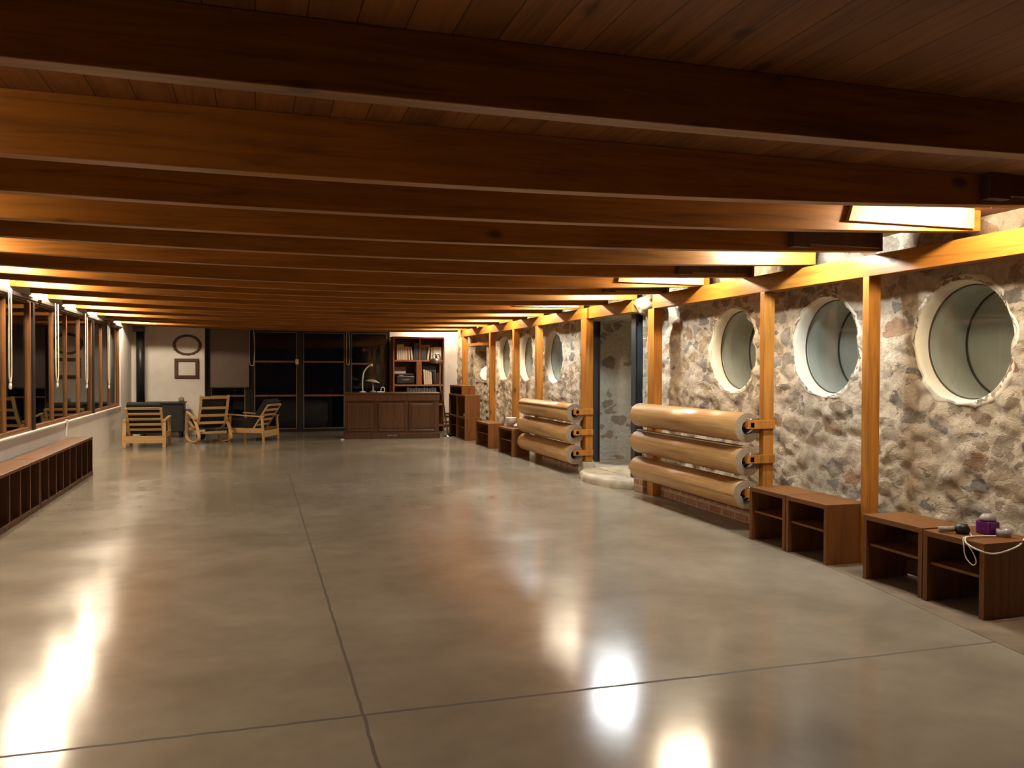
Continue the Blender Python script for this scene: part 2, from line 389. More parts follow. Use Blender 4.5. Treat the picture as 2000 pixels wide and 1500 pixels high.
for j in range(len(ys)-1):
    for i in range(nz_-1):
        if hole((ys[j]+ys[j+1])/2, (zs[i]+zs[i+1])/2): continue
        a = j*nz_+i; f.append((a, a+1, a+nz_+1, a+nz_))
b.add(v, f, True)
# far jamb, near jamb, soffit and back of the deep doorway (all stone)
def grid(b, fn, nu, nv):
    vs = [fn(i/nu, j/nv) for j in range(nv+1) for i in range(nu+1)]
    b.add(vs, [(j*(nu+1)+i, j*(nu+1)+i+1, (j+1)*(nu+1)+i+1, (j+1)*(nu+1)+i) for j in range(nv) for i in range(nu)], True)
# the niche near the far end
grid(b, lambda u, t: (WX-.02+u*.5, 18.32-u*.12, 1.2+t*.8), 4, 4)
grid(b, lambda u, t: (WX-.02+u*.5, 17.35, 1.2+t*.8), 4, 4)
grid(b, lambda u, t: (WX-.02+u*.5, 17.35+t*.97, 1.2), 4, 4)
grid(b, lambda u, t: (WX-.02+u*.5, 17.35+t*.97, 2.0), 4, 4)
grid(b, lambda u, t: (WX+.46, 17.35+t*.97, 1.2+u*.8), 4, 4)
struct('wall_right', b, 'stone', 'rubble stone wall with round windows along the right side', 'wall')

b = MB()
grid(b, lambda u, t: (WX-.03+u*1.1, 11.93+noise.fractal(Vector((u*2.5, t*5, 8)), 1, 2, 4)*.03, t*2.3), 24, 50)
grid(b, lambda u, t: (WX-.03+u*1.1, 9.74-noise.fractal(Vector((u*2.5, t*5, 2)), 1, 2, 4)*.03, t*2.3), 24, 50)
grid(b, lambda u, t: (5.68+noise.fractal(Vector((u*5, t*5, 5)), 1, 2, 4)*.03, 9.6+u*2.5, t*2.3), 40, 50)
grid(b, lambda u, t: (WX-.03+t*1.1, 9.6+u*2.5, 2.24+noise.fractal(Vector((u*5, t*5, 1)), 1, 2, 4)*.02), 40, 16)
struct('wall_doorway', b, 'jamb', 'limewashed stone sides of the deep doorway recess', 'wall')

for k, (wy, wz) in enumerate(WINS):
    e = empty('window_%d' % (k+1), (WX, wy, wz), 'round deep-set window in the stone wall, %s from the camera' % ORD[k], 'window', 'round windows in the stone wall', kind='structure')
    rot = Matrix.Rotation(PI/2, 4, 'Y')     # local z -> world x
    b = MB(); seg = 72; prof = [(.49, .03, .05), (.462, -.002, .035), (.44, .004, .015), (.426, .02, .005), (.417, .05, .002), (.411, .09, 0), (.408, .135, 0)]
    v = []; f = []
    for r, x, am in prof:
        for q in range(seg):
            a = 2*PI*q/seg; rr = r+am*noise.fractal(Vector((math.cos(a)*1.7+k*5, math.sin(a)*1.7, r)), 1, 2, 4)
            xx = x
            if am > .01: xx = x-relief(wy-rr*0+rr*math.cos(a), wz+rr*math.sin(a))*.8
            v.append((xx, rr*math.cos(a), rr*math.sin(a)))
    for i in range(len(prof)-1):
        for q in range(seg):
            j = (q+1) % seg; f.append((i*seg+q, i*seg+j, (i+1)*seg+j, (i+1)*seg+q))
    b.add(v, f, True); b.build('plaster_reveal', 'reveal', e)
    b = MB(); b.lathe([(.0005, .124), (.41, .124), (.41, .132), (.0005, .132)], 64, rot, False); b.build('pane', 'glass', e)
    b = MB(); b.lathe([(.400, .112), (.412, .112), (.412, .122), (.400, .122), (.400, .112)], 64, rot, False); b.build('window_seal', 'cassette', e)
    b = MB(); b.lathe([(.415, .134), (.415, .48)], 64, rot); b.build('outer_lining', 'panelg', e)
    b = MB(); b.lathe([(.0005, .48), (.44, .48), (.44, .50), (.0005, .50)], 64, rot, False); b.build('closing_panel', 'panelg', e)
    b = MB(); b.lathe([(.402, .468), (.4145, .468), (.4145, .479), (.402, .479), (.402, .468)], 64, rot, False); b.build('panel_joint', 'cassette', e)

# ------------------------------------------------------------------ timber structure
BEAMS = [(2.60, .867, .839, .89), (3.60, .836, .815, .925), (4.40, .835, .815, .905), (5.30, .847, .817, .895), (6.10, .857, .81, .885), (7.02, .859, .811, .875), (7.85, .847, .775, .865),
         (8.75, .86, .79, .862), (9.6, .873, .798, .86)]+[(10.5+.885*i, .875, .805+.004*min(i, 5), .86) for i in range(11)]
def bz(bm, x):        # underside of a beam, slightly sagging
    y, l, c, r = bm; X = (-2.2, 1.7, 4.4); Z = (l, c, r)
    s = 0
    for i in range(3):
        t = Z[i]
        for j in range(3):
            if j != i: t *= (x-X[j])/(X[i]-X[j])
        s += t
    return EYE+s
BT = .085
for k, bm in enumerate(BEAMS):
    b = MB(); nx = 28; v = []; f = []
    for i in range(nx+1):
        x = -2.6+(4.56+2.6)*i/nx; z = bz(bm, x)
        v += [(x, bm[0], z), (x, bm[0]+BT, z), (x, bm[0]+BT, CEIL), (x, bm[0], CEIL)]
    for i in range(nx):
        for q in range(4):
            j = (q+1) % 4; f.append((i*4+q, i*4+j, (i+1)*4+j, (i+1)*4+q))
    f += [(3, 2, 1, 0), tuple(nx*4+q for q in range(4))]
    b.add(v, f)
    o = b.build('ceiling_beam', 'beam', bev=.004)
    lab = 'orange pine ceiling beam crossing the hall, %s counting away from the camera' % ORD[k] if k else 'orange pine ceiling beam crossing the hall, the one nearest the camera'
    tag(o, lab, 'beam', 'pine ceiling beams')
b = MB(); b.box(4.47, 4.575, 9.0, 2.0, 2.212, 2.372); b.box(4.47, 4.575, 11.05, 18.7, 2.212, 2.36)
tag(b.build('wall_plate', 'plate', bev=.004), 'long pine beam on top of the posts in front of the stone wall', 'beam')
b = MB(); b.box(4.50, 4.58, 9.62, 11.05, 2.212, 2.372)
tag(b.build('lintel_board', 'plate', bev=.003), 'shadowed pine lintel board over the stone doorway', 'lintel')
POSTS = [(5.34, .07, 0), (6.715, .07, 0), (8.955, .17, 0), (11.07, .22, .18), (13.25, .1, 0), (14.55, .1, 0), (16.15, .1, 0), (18.45, .1, 0)]
plab = ['between the two round windows nearest the camera', 'at the near end of the near rack of rolled mats', 'at the far end of the near rack of rolled mats', 'at the near end of the far rack of rolled mats', 'at the far end of the far rack of rolled mats',
        'behind the low bench with the white pot', 'just before the wall niche', 'farthest away beside the white end wall']
for (py, pw, z0), lb in zip(POSTS, plab):
    b = MB()
    if pw > .15: b.box(4.47, 4.58, py, py+pw*.5-.002, z0, 2.212); b.box(4.475, 4.58, py+pw*.5, py+pw, z0, 2.212)
    else: b.box(4.47, 4.58, py, py+pw, z0, 2.212)
    tag(b.build('timber_post', 'post', bev=.004), 'orange pine post '+lb, 'post', 'pine posts on the stone wall')
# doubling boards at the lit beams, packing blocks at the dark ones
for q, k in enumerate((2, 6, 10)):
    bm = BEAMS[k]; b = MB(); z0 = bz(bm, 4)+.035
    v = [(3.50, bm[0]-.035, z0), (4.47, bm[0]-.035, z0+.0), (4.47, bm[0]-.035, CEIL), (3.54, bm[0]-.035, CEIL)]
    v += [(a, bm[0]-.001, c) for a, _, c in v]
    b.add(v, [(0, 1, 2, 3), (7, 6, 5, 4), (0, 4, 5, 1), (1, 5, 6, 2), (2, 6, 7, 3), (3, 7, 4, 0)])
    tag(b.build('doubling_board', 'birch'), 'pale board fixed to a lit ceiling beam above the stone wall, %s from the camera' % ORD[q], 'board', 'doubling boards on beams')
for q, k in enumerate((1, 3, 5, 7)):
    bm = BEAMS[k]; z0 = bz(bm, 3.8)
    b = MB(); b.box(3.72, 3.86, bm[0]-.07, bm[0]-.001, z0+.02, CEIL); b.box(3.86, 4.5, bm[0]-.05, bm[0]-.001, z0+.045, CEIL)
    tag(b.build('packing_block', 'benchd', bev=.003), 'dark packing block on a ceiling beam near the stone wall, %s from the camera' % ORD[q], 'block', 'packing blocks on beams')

# ------------------------------------------------------------------ lamps between the beams
def lamp_proto(kind):
    e = empty('twin_bulb_lamp', (0, 0, 0), '', 'lamp')
    b = MB(); b.box(-.2, .2, -.03, .03, -.018, 0); b.build('batten', 'whitep', e, bev=.004)
    for sx in (-1, 1):
        b = MB(); b.box(min(0, sx*.047), max(0, sx*.047), -.022, .022, -.06, -.02); so = b.build('socket', 'whitep', e, bev=.004)
        b = MB(); b.lathe([(.013, 0), (.02, .012), (.023, .05), (.023, .12), (.016, .15), (.0005, .156)], 14, Matrix.Translation((sx*.045, 0, -.043)) @ Matrix.Rotation(sx*PI/2, 4, 'Y')); b.build('bulb', kind, so)
    return e
protos = {'warm': lamp_proto('warm'), 'cool': lamp_proto('cool')}; used = set()
def put_lamp(x, y, kind, lab, grp):
    o = protos[kind] if kind not in used else copy_tree(protos[kind])
    used.add(kind); o.location = (x, y, CEIL); o['label'] = lab; o['group'] = grp; return o
BY = [q[0] for q in BEAMS]
BY.append(20.18)
for q in range(10):  # the last one, next to the end wall, is added to brighten that wall
    k = 1+2*q; y = (BY[k]+BT+BY[k+1])/2
    put_lamp(4.10, y, 'cool' if q in (1, 3, 5) else 'warm', 'lit twin-bulb lamp between ceiling beams along the stone wall, %s from the camera' % ORD[q], 'twin-bulb lamps along the stone wall')
for q in range(9):
    k = 2*q if q < 8 else 17; y = (BY[k]+BT+BY[k+1])/2
    put_lamp(-2.28, y, 'warm', 'lit twin-bulb lamp between ceiling beams along the window row, %s from the camera' % ORD[q], 'twin-bulb lamps along the window row')

# ------------------------------------------------------------------ left window row
def win_row(nm, y0, y1, ms, lab):
    e = empty(nm, (-2.66, y0, .722), lab, 'window', kind='structure')
    L = y1-y0; h = 2.33-.722
    b = MB(); b.box(-.02, .035, 0, L, 0, .05); b.box(-.02, .035, 0, L, h-.06, h); b.box(-.02, .035, 0, .05, .05, h-.06); b.box(-.02, .035, L-.05, L, .05, h-.06)
    wf = b.build('window_frame', 'frame', e, bev=.004)
    for q in ms:
        b = MB(); b.box(-.02, .03, q-y0-.024, q-y0+.024, .05, h-.06); b.build('mullion', 'frame', wf, bev=.004)
    b = MB(); b.box(.0, .006, .06, L-.06, .05, h-.06); b.build('pane', 'glass', e)
    if nm != 'window_10':
        b = MB(); b.box(-.03, .055, L+.012, L+.12, 0, h); b.build('steel_post', 'blackm', e, bev=.003)
win_row('window_7', 3.05, 7.62, (4.0, 4.9, 5.8, 6.7), 'long timber window beside the camera at left')
win_row('window_8', 7.75, 11.52, (8.6, 9.5, 10.44), 'long timber window above the near end of the left bench')
win_row('window_9', 11.66, 15.50, (12.72, 13.56, 14.5), 'long timber window reflecting the white end wall')
win_row('window_10', 15.62, 18.42, (16.5, 17.35), 'farthest timber window of the left row')
for q, (y0, y1) in enumerate(((3.05, 7.6), (7.72, 11.5), (11.68, 15.48), (15.64, 18.4))):
    e = empty('roller_blind', (-2.57, y0, 2.315), 'rolled-up blind cassette over the %s long left window from the camera' % ORD[q], 'blind', 'blind cassettes on the left')
    b = MB(); b.box(-.028, .03, 0, y1-y0, -.025, .02); b.build('cassette', 'cassette', e, bev=.008)
    b = MB(); b.box(-.01, .004, .04, y1-y0-.04, -.04, -.025); b.build('hem_bar', 'cassette', e)
for q, (y, wd, zl) in enumerate(((10.12, .05, 1.33), (12.33, .075, 1.30), (14.35, .075, 1.24), (16.4, .075, 1.19), (8.2, .07, 1.3))):
    e = empty('blind_cord', (-2.505, y, 2.35), 'looped pale pull cord hanging at left windows, %s from the far end' % ['fourth', 'third', 'second', 'first', 'fifth'][q], 'cord', 'pull cords at the left windows')
    b = MB(); dz = zl-2.35
    pts = [(0, -wd, -.02), (0, -wd, dz*.5), (0, -wd*.95, dz+.12), (0, -wd*.5, dz+.03), (0, 0, dz), (0, wd*.5, dz+.03), (0, wd*.95, dz+.12), (0, wd, dz*.5), (0, wd, -.02)]
    b.tube(spline(pts, 5), .008, 6); lp = b.build('loop', 'cord', e)
    b = MB(); b.lathe([(.004, 0), (.014, -.01), (.018, -.06), (.004, -.075)], 10, Matrix.Translation((0, 0, dz)), True, True); b.build('weight', 'whitep', lp)

# ------------------------------------------------------------------ back glazing
FY = 20.25
def leaf(nm, x0, x1, z0, z1, bars, lab, fr=.075, tagx=None):
    e = empty(nm, (x0, FY, z0), lab, 'door', kind='structure'); W = x1-x0; H = z1-z0
    b = MB(); b.box(0, fr, -.04, .04, 0, H); b.box(W-fr, W, -.04, .04, 0, H); b.box(fr, W-fr, -.04, .04, 0, fr); b.box(fr, W-fr, -.04, .04, H-fr, H)
    b.build('door_frame', 'blackm', e, bev=.003)
    b = MB(); t = .014
    for X0, X1, Z0, Z1 in ((fr, fr+t, fr, H-fr), (W-fr-t, W-fr, fr, H-fr), (fr+t, W-fr-t, H-fr-t, H-fr), (fr+t, W-fr-t, fr, fr+t)): b.box(X0, X1, -.05, -.02, Z0, Z1)
    b.build('glazing_bead', 'bead', e)
    for z in bars:
        b = MB(); b.box(fr+t, W-fr-t, -.03, .0, z-z0-.02, z-z0+.02); b.build('glazing_bar', 'frame', e)
    b = MB(); b.box(fr, W-fr, -.006, .006, fr, H-fr); b.build('pane', 'glass', e)
    return e
d1 = leaf('door_1', -.11, .985, 0.0, 2.40, (1.64, .85), 'left leaf of the dark glazed double door')
d2 = leaf('door_2', .985, 2.08, 0.0, 2.40, (1.64, .85), 'right leaf of the dark glazed double door')
leaf('door_3', 2.09, 3.08, 0.0, 2.40, (1.6,), 'dark glazed door behind the counter')
leaf('window_11', -1.10, -.12, 0.0, 2.40, (1.05, .85), 'dark tall window behind the taupe roller blind', .12)
e = empty('roller_blind', (-.575, 20.15, 2.41), 'taupe roller blind pulled down over the tall end window', 'blind')
b = MB(); b.box(-.42, .42, -.004, .004, -1.345, 0); b.build('fabric', 'blind', e)
b = MB(); b.box(-.42, .42, -.012, .012, -1.37, -1.345); b.build('hem_bar', 'cassette', e)
b = MB(); b.cyl((-.43, .0, -.02), (.43, .0, -.02), .03); b.build('roller', 'cassette', e)
e = empty('blind_cord', (-.085, 20.14, 2.40), 'pull cord loop hanging beside the taupe roller blind', 'cord')
b = MB(); b.tube(spline([(-.05, 0, 0), (-.06, 0, -.5), (-.05, 0, -.8), (0, 0, -.85), (.04, 0, -.8), (.05, 0, -.4), (.03, 0, 0)], 5), .008, 6); b.build('loop', 'cord', e)
e = empty('blind_cord', (2.085, 20.17, 2.36), 'pull cord loop hanging between the glazed doors', 'cord')
b = MB(); b.tube(spline([(-.03, 0, 0), (-.035, 0, -.5), (-.03, 0, -.75), (0, 0, -.78), (.03, 0, -.75), (.035, 0, -.4), (.02, 0, 0)], 5), .007, 6); b.build('loop', 'cord', e)
b = MB(); b.box(.88, .95, 20.185, 20.2, 1.58, 1.70); tag(b.build('door_tag', 'paper'), 'small pale tag on the left glazed door leaf', 'tag')

# ------------------------------------------------------------------ wall frames
e = empty('oval_frame', (-1.46, 19.95, 1.995), 'empty dark oval wooden frame on the white wall', 'picture frame')
b = MB(); seg = 64; prof = [(.78, 0), (.80, -.02), (.9, -.035), (.97, -.02), (1.0, 0)]; v = []; f = []
for r, d in prof:
    for k in range(seg):
        a = 2*PI*k/seg; wv = 1+.012*math.sin(a*16)*(r > .95); v.append((.305*r*wv*math.cos(a), d-.001, .235*(r*1.06-.06 if r < .99 else r)*wv*math.sin(a)))
for i in range(len(prof)-1):
    for k in range(seg):
        j = (k+1) % seg; f.append((i*seg+k, i*seg+j, (i+1)*seg+j, (i+1)*seg+k))
b.add(v, f, True); b.build('moulding', 'picture', e)
e = empty('rectangular_frame', (-1.47, 19.95, 1.475), 'empty dark rectangular wooden frame below the oval one', 'picture frame')
for nm, X0, X1, Z0, Z1 in (('rail', -.255, .255, .15, .22), ('rail', -.255, .255, -.22, -.15), ('stile', -.255, -.18, -.15, .15), ('stile', .18, .255, -.15, .15)):
    b = MB(); b.box(X0, X1, -.035, -.001, Z0, Z1); b.build(nm, 'picture', e, bev=.01)

# ------------------------------------------------------------------ stove
e = empty('wood_stove', (-1.93, 19.45, 0), 'black cast-iron wood stove with flue pipe behind the left armchair', 'stove')
b = MB(); b.box(-.45, .45, -.3, .3, .12, .72); sb = b.build('stove_body', 'stove', e, bev=.02)
b = MB(); b.box(-.47, .47, -.33, .33, .72, .755); b.build('stove_top', 'stove', e, bev=.01)
b = MB(); b.cyl((-.44, .1, .75), (-.44, .1, 2.3), .085, 20); fp = b.build('flue_pipe', 'blackm', e)
b = MB(); b.box(-.58, -.36, .0, .28, 2.26, 2.46); b.build('flue_collar', 'blackm', fp, bev=.01)
for z in (.32, .55):
    b = MB(); b.lathe([(.012, 0), (.03, .02), (.03, .045), (.01, .055)], 12, Matrix.Translation((.45, -.1, z)) @ Matrix.Rotation(PI/2, 4, 'Y'), True, True); b.build('knob', 'blackm', sb)
for sx in (-1, 1):
    for sy in (-1, 1):
        b = MB(); b.cyl((sx*.38, sy*.24, 0), (sx*.38, sy*.24, .13), .025, 10, .035); b.build('leg', 'stove', e)
b = MB(); b.lathe([(.001, 0), (.045, .003), (.06, .03), (.055, .075), (.03, .1), (.001, .105)], 18, Matrix.Translation((-1.55, 19.5, .755)))
tag(b.build('stone_ball', 'grey'), 'small pale round stone on top of the black stove', 'stone')

# ------------------------------------------------------------------ armchairs
def armchair(loc, rz, lab, grp):
    e = empty('armchair', loc, lab, 'armchair', grp, rz)
    W = .345
    for sx in (-1, 1):
        b = MB(); b.bar((sx*W, -.36, 0), (sx*W, -.33, .50), .032, .06, (1, 0, 0)); b.build('leg', 'birch', e, bev=.004)
        b = MB(); b.bar((sx*W, .38, 0), (sx*W, .36, .52), .032, .06, (1, 0, 0)); b.build('leg', 'birch', e, bev=.004)
        b = MB(); b.bar((sx*W, -.37, .50), (sx*W, .42, .545), .06, .028); b.build('armrest', 'birch', e, bev=.006)
        b = MB(); b.box(sx*W-.012, sx*W+.012, -.33, .36, .17, .27); b.build('side_rail', 'birch', e, bev=.004)
    b = MB(); b.box(-W, W, -.375, -.352, .09, .22); b.build('rear_rail', 'birch', e, bev=.004)
    b = MB(); b.box(-W, W, .365, .388, .2, .31); b.build('front_rail', 'birch', e, bev=.004)
    p0, p1 = Vector((0, -.10, .22)), Vector((0, -.44, .745)); d = p1-p0
    for sx in (-1, 1):
        b = MB(); b.bar(p0+Vector((sx*(W-.045), 0, 0)), p1+Vector((sx*(W-.045), 0, 0)), .045, .03); b.build('back_stile', 'birch', e, bev=.004)
    for k in range(5):
        t = .2+.78*k/4; q = p0+d*t; b = MB(); b.bar(q+Vector((-(W-.06), 0, 0)), q+Vector((W-.06, 0, 0)), .022, .044, d); b.build('back_slat', 'birch', e, bev=.003)
    nn = Vector((0, .84, .54)).normalized(); nn = Vector((0, d.z, -d.y)).normalized()
    mm = Matrix((Vector((1, 0, 0)), d.normalized(), nn)).transposed().to_4x4(); mm.translation = p0+nn*.075
    b = MB(); b.box(-.30, .30, .02, .68, -.055, .065, mm); b.build('back_cushion', 'cush', e, bev=.03)
    mm = Matrix.Translation((0, .14, .345)) @ Matrix.Rotation(.12, 4, 'X')
    b = MB(); b.box(-.29, .29, -.27, .30, -.07, .07, mm); b.build('seat_cushion', 'cush', e, bev=.03)
    return e
armchair((-1.98, 17.28, 0), math.radians(-2), 'birch armchair with black cushions seen from behind in front of the stove', 'birch armchairs')
armchair((-.03, 18.2, 0), math.radians(64), 'birch armchair with black cushions turned sideways before the glazed doors', 'birch armchairs')

e = empty('rocking_chair', (-.93, 17.98, 0), 'bent birch rocking chair with black cushion beside the dark window', 'rocking chair', None, math.radians(19))
for sx in (-1, 1):
    x = sx*.31
    lo = spline([(0, .36, .56), (0, .40, .40), (0, .42, .16), (0, .36, .06), (0, .15, .018), (0, -.12, .018), (0, -.38, .055), (0, -.47, .10), (0, -.46, .18), (0, -.34, .34), (0, -.1, .49), (0, .14, .555), (0, .33, .585)], 6)
    b = MB(); b.strip([(p.y, p.z) for p in lo], .055, .028, x); b.build('rocker', 'birch', e, bev=.003)
    b = MB(); b.bar((x, .37, .60), (x, -.24, .47), .06, .026); b.build('armrest', 'birch', e, bev=.005)
    st = spline([(0, .34, .40), (0, .1, .31), (0, -.1, .31), (0, -.26, .42), (0, -.40, .70), (0, -.47, .95)], 6)
    b = MB(); b.strip([(p.y, p.z) for p in st], .05, .028, sx*.262); b.build('seat_stile', 'birch', e, bev=.003)
for y, z in ((-.245, .40), (-.33, .55), (-.392, .70), (-.455, .905)):
    b = MB(); b.bar((-.25, y-.012, z), (.25, y-.012, z), .02, .05, (0, -.35, 1)); b.build('back_slat', 'birch', e, bev=.003)
b = MB(); b.bar((-.31, .2, .26), (.31, .2, .26), .03, .05); b.build('stretcher', 'birch', e, bev=.003)
b = MB(); b.bar((-.31, -.2, .2), (.31, -.2, .2), .03, .05); b.build('stretcher', 'birch', e, bev=.003)
cu = spline([(0, .40, .42), (0, .12, .335), (0, -.06, .345), (0, -.19, .47), (0, -.33, .74), (0, -.40, .92)], 5)
b = MB(); b.strip([(p.y, p.z) for p in cu], .50, .085, 0); b.build('cushion', 'cush', e, bev=.02)
b = MB(); b.lathe([(.001, 0), (.07, .005), (.095, .07), (.08, .13), (.06, .14)], 18, Matrix.Translation((-1.10, 18.55, 0)))
tag(b.build('floor_bowl', 'blackm'), 'small black round pot on the floor under the rocking chair', 'pot')

# ------------------------------------------------------------------ counter desk
e = empty('reception_counter', (1.765, 17.98, 0), 'dark oak panelled reception counter before the glazed doors', 'counter', None, math.radians(-7))
W, H, D = 2.05, .975, .62
b = MB(); b.box(.03, W-.03, .03, D, .1, H-.04); cc = b.build('carcass', 'desk', e, bev=.003)
b = MB(); b.box(0, W, 0, D+.02, H-.04, H); b.build('counter_top', 'desk', e, bev=.008)
b = MB(); b.box(.005, W-.005, .008, D, 0, .11); b.build('plinth', 'desk', e, bev=.008)
b = MB(); b.box(.02, W-.02, .012, .03, .80, .93); b.build('frieze_rail', 'desk', e, bev=.004)
for k in range(3):
    x0 = .09+k*.64; x1 = x0+.56
    b = MB(); b.box(x0, x1, .004, .03, .16, .785); o = b.build('panel_moulding', 'desk', cc)
    bmx = bmesh.new(); bmx.from_mesh(o.data)
    ff = min(bmx.faces, key=lambda q: q.calc_center_median().y)
    r1 = bmesh.ops.inset_region(bmx, faces=[ff], thickness=.04); bmesh.ops.translate(bmx, verts=ff.verts[:], vec=(0, .018, 0))
    bmesh.ops.inset_region(bmx, faces=[ff], thickness=.012); bmesh.ops.inset_region(bmx, faces=[ff], thickness=.05); bmesh.ops.translate(bmx, verts=ff.verts[:], vec=(0, -.01, 0))
    bmx.to_mesh(o.data); bmx.free()
b = MB(); b.box(.92, 1.02, .004, .009, .055, .075); b.box(1.04, 1.13, .004, .009, .055, .075); b.build('maker_plate', 'bead', e)
ct = Matrix.Translation(e.location) @ Matrix.Rotation(math.radians(-7), 4, 'Z')
def on_desk(x, y): return ct @ Vector((x, y, H))
p = on_desk(.40, .3)
e = empty('gooseneck_lamp', p, 'white gooseneck desk lamp on the dark counter', 'desk lamp')
b = MB(); b.lathe([(.001, 0), (.075, 0), (.075, .012), (.02, .03), (.001, .03)], 20); b.build('base', 'whitep', e)
b = MB(); b.tube(spline([(0, 0, .02), (-.005, 0, .25), (.03, 0, .45), (.12, 0, .56), (.17, 0, .585)], 6), .014, 8); nk = b.build('neck', 'whitep', e)
b = MB(); b.cyl((.16, 0, .583), (.21, 0, .59), .022, 10, .028); b.build('lamp_head', 'whitep', nk)
p = on_desk(.62, .42)
e = empty('shaded_lamp', p, 'grey table lamp with flat drooping shade behind the gooseneck lamp', 'table lamp')
b = MB(); b.lathe([(.001, 0), (.07, 0), (.06, .02), (.02, .04), (.02, .22), (.001, .22)], 16); b.build('stem', 'grey', e)
b = MB(); b.lathe([(.001, .06), (.08, .045), (.15, .012), (.165, 0), (.15, .004), (.001, .04)], 24, Matrix.Translation((-.01, 0, .22)) @ Matrix.Rotation(.16, 4, 'Y')); b.build('shade', 'grey', e)
p = on_desk(.80, .28)
e = empty('telephone', p, 'small white desk telephone on the counter', 'telephone')
b = MB(); b.box(-.10, .06, -.05, .05, 0, .02); b.build('base', 'whitep', e, bev=.006)
b = MB(); b.tube(spline([(-.02, 0, .02), (-.005, 0, .09), (.03, 0, .115), (.06, 0, .08), (.062, 0, .015)], 5), .01, 8); b.build('handset', 'whitep', e)

# ------------------------------------------------------------------ bookshelf
BX, BYF = 3.07, 19.62
e = empty('bookshelf', (BX, BYF, 0), 'tall cherry wood bookshelf behind the dark counter', 'bookshelf')
W, H, D = 1.225, 2.24, .5; t = .035
for x in (0, W-t):
    b = MB(); b.box(x, x+t, 0, D, 0, H); b.build('side_panel', 'shelfw', e, bev=.003)
b = MB(); b.box(t, W-t, 0, D, H-.045, H); b.build('top_panel', 'shelfw', e, bev=.003)
for z in (1.655, 1.075, .62, .12):
    b = MB(); b.box(t, W-t, .0, D, z, z+.04); b.build('shelf', 'shelfw', e, bev=.003)
b = MB(); b.box(.625, .655, .02, D, 1.695, H-.045); b.build('divider', 'shelfw', e, bev=.003)
b = MB(); b.box(.555, .68, .005, D, 1.115, 1.655); b.build('divider', 'shelfw', e, bev=.003)
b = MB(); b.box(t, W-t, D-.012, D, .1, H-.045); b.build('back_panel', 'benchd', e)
def book(x, z, wd, h, mt, lab, cat='book', lean=0, dep=.24, grp=None, y=.06):
    bk = empty('book' if cat == 'book' else cat.replace(' ', '_'), (BX+x, BYF+y, z), lab, cat, grp)
    bk.rotation_euler = (0, lean, 0)
    if lean > 0: bk.location.z += wd*math.sin(lean)
    b = MB(); b.box(0, .003, 0, dep, 0, h); b.box(wd-.003, wd, 0, dep, 0, h); b.box(.003, wd-.003, 0, .004, 0, h); b.build('cover', mt, bk)
    b = MB(); b.box(.003, wd-.003, .006, dep-.005, .004, h-.006); b.build('pages', 'sheet', bk)
for i in range(8):
    book(.10+i*.043+(0, 0, 0, 0, 0, 0, .02, .045)[i], 1.697, .036, .36 if i < 4 else .31, 'paper', 'cream book on the top left bookshelf compartment, %s from the left' % ORD[i], grp='cream books top left', lean=0 if i < 6 else -.05*(i-5))
for i in range(3):
    book(.50+i*.042, 1.697, .038, .40, 'ink', 'black binder on the top left bookshelf compartment, %s from the left' % ORD[i], 'binder', grp='black binders top left')
book(.675, 1.697, .13, .27, 'ink', 'thick black binder at the left of the top right compartment', 'binder')
book(.815, 1.697, .04, .30, 'paper', 'leaning cream book beside the thick black binder', lean=.13)
book(.905, 1.697, .04, .30, 'paper', 'upright cream book in the top right compartment', lean=.05)
book(.97, 1.697, .19, .31, 'sheet', 'wide white file box at the right of the top right compartment', 'file box')
b = MB(); b.box(BX+.67, BX+.95, BYF+.3, BYF+.46, 1.697, 2.06); tag(b.build('white_box', 'sheet', bev=.004), 'white box behind the black binder in the top right compartment', 'box')
for i in range(4):
    book(.75+i*.05, 1.117, .042, .35-.02*i, 'paper', 'cream book in the middle right compartment, %s from the left' % ORD[i], lean=-.06, grp='cream books middle right')
book(.985, 1.117, .05, .31, 'ink', 'black book leaning beside the cream books in the middle right compartment', lean=-.12)
b = MB(); b.box(BX+.70, BX+1.1, BYF+.36, BYF+.42, 1.117, 1.55); tag(b.build('grey_folder', 'blue', bev=.004), 'grey-blue folder standing behind books in middle right compartment', 'folder')
for i in range(11):
    book(.34+i*.065, .662, .052, .385-.012*(i % 3), 'blue', 'grey-blue book on the shelf just above the counter, %s from the left' % ORD[i], grp='grey-blue books')
e = empty('printer', (BX+.09, BYF+.05, 1.117), 'black printer in the middle left compartment of the bookshelf', 'printer')
b = MB(); b.box(0, .43, 0, .36, .015, .20); pb = b.build('body', 'printer', e, bev=.02)
b = MB(); b.box(.01, .42, .01, .35, .205, .255); b.build('scanner_lid', 'printer', e, bev=.012)
b = MB(); b.box(.14, .30, -.004, .0, .10, .125); b.build('badge', 'grey', pb)
b = MB(); b.box(.06, .16, -.006, .0, .19, .225); b.build('control_panel', 'grey', pb)
b = MB(); b.box(BX+.09, BX+.37, BYF+.42, BYF+.44, 1.117, 1.53); tag(b.build('card_sheet', 'sheet'), 'pale card sheet standing behind the black printer', 'card')

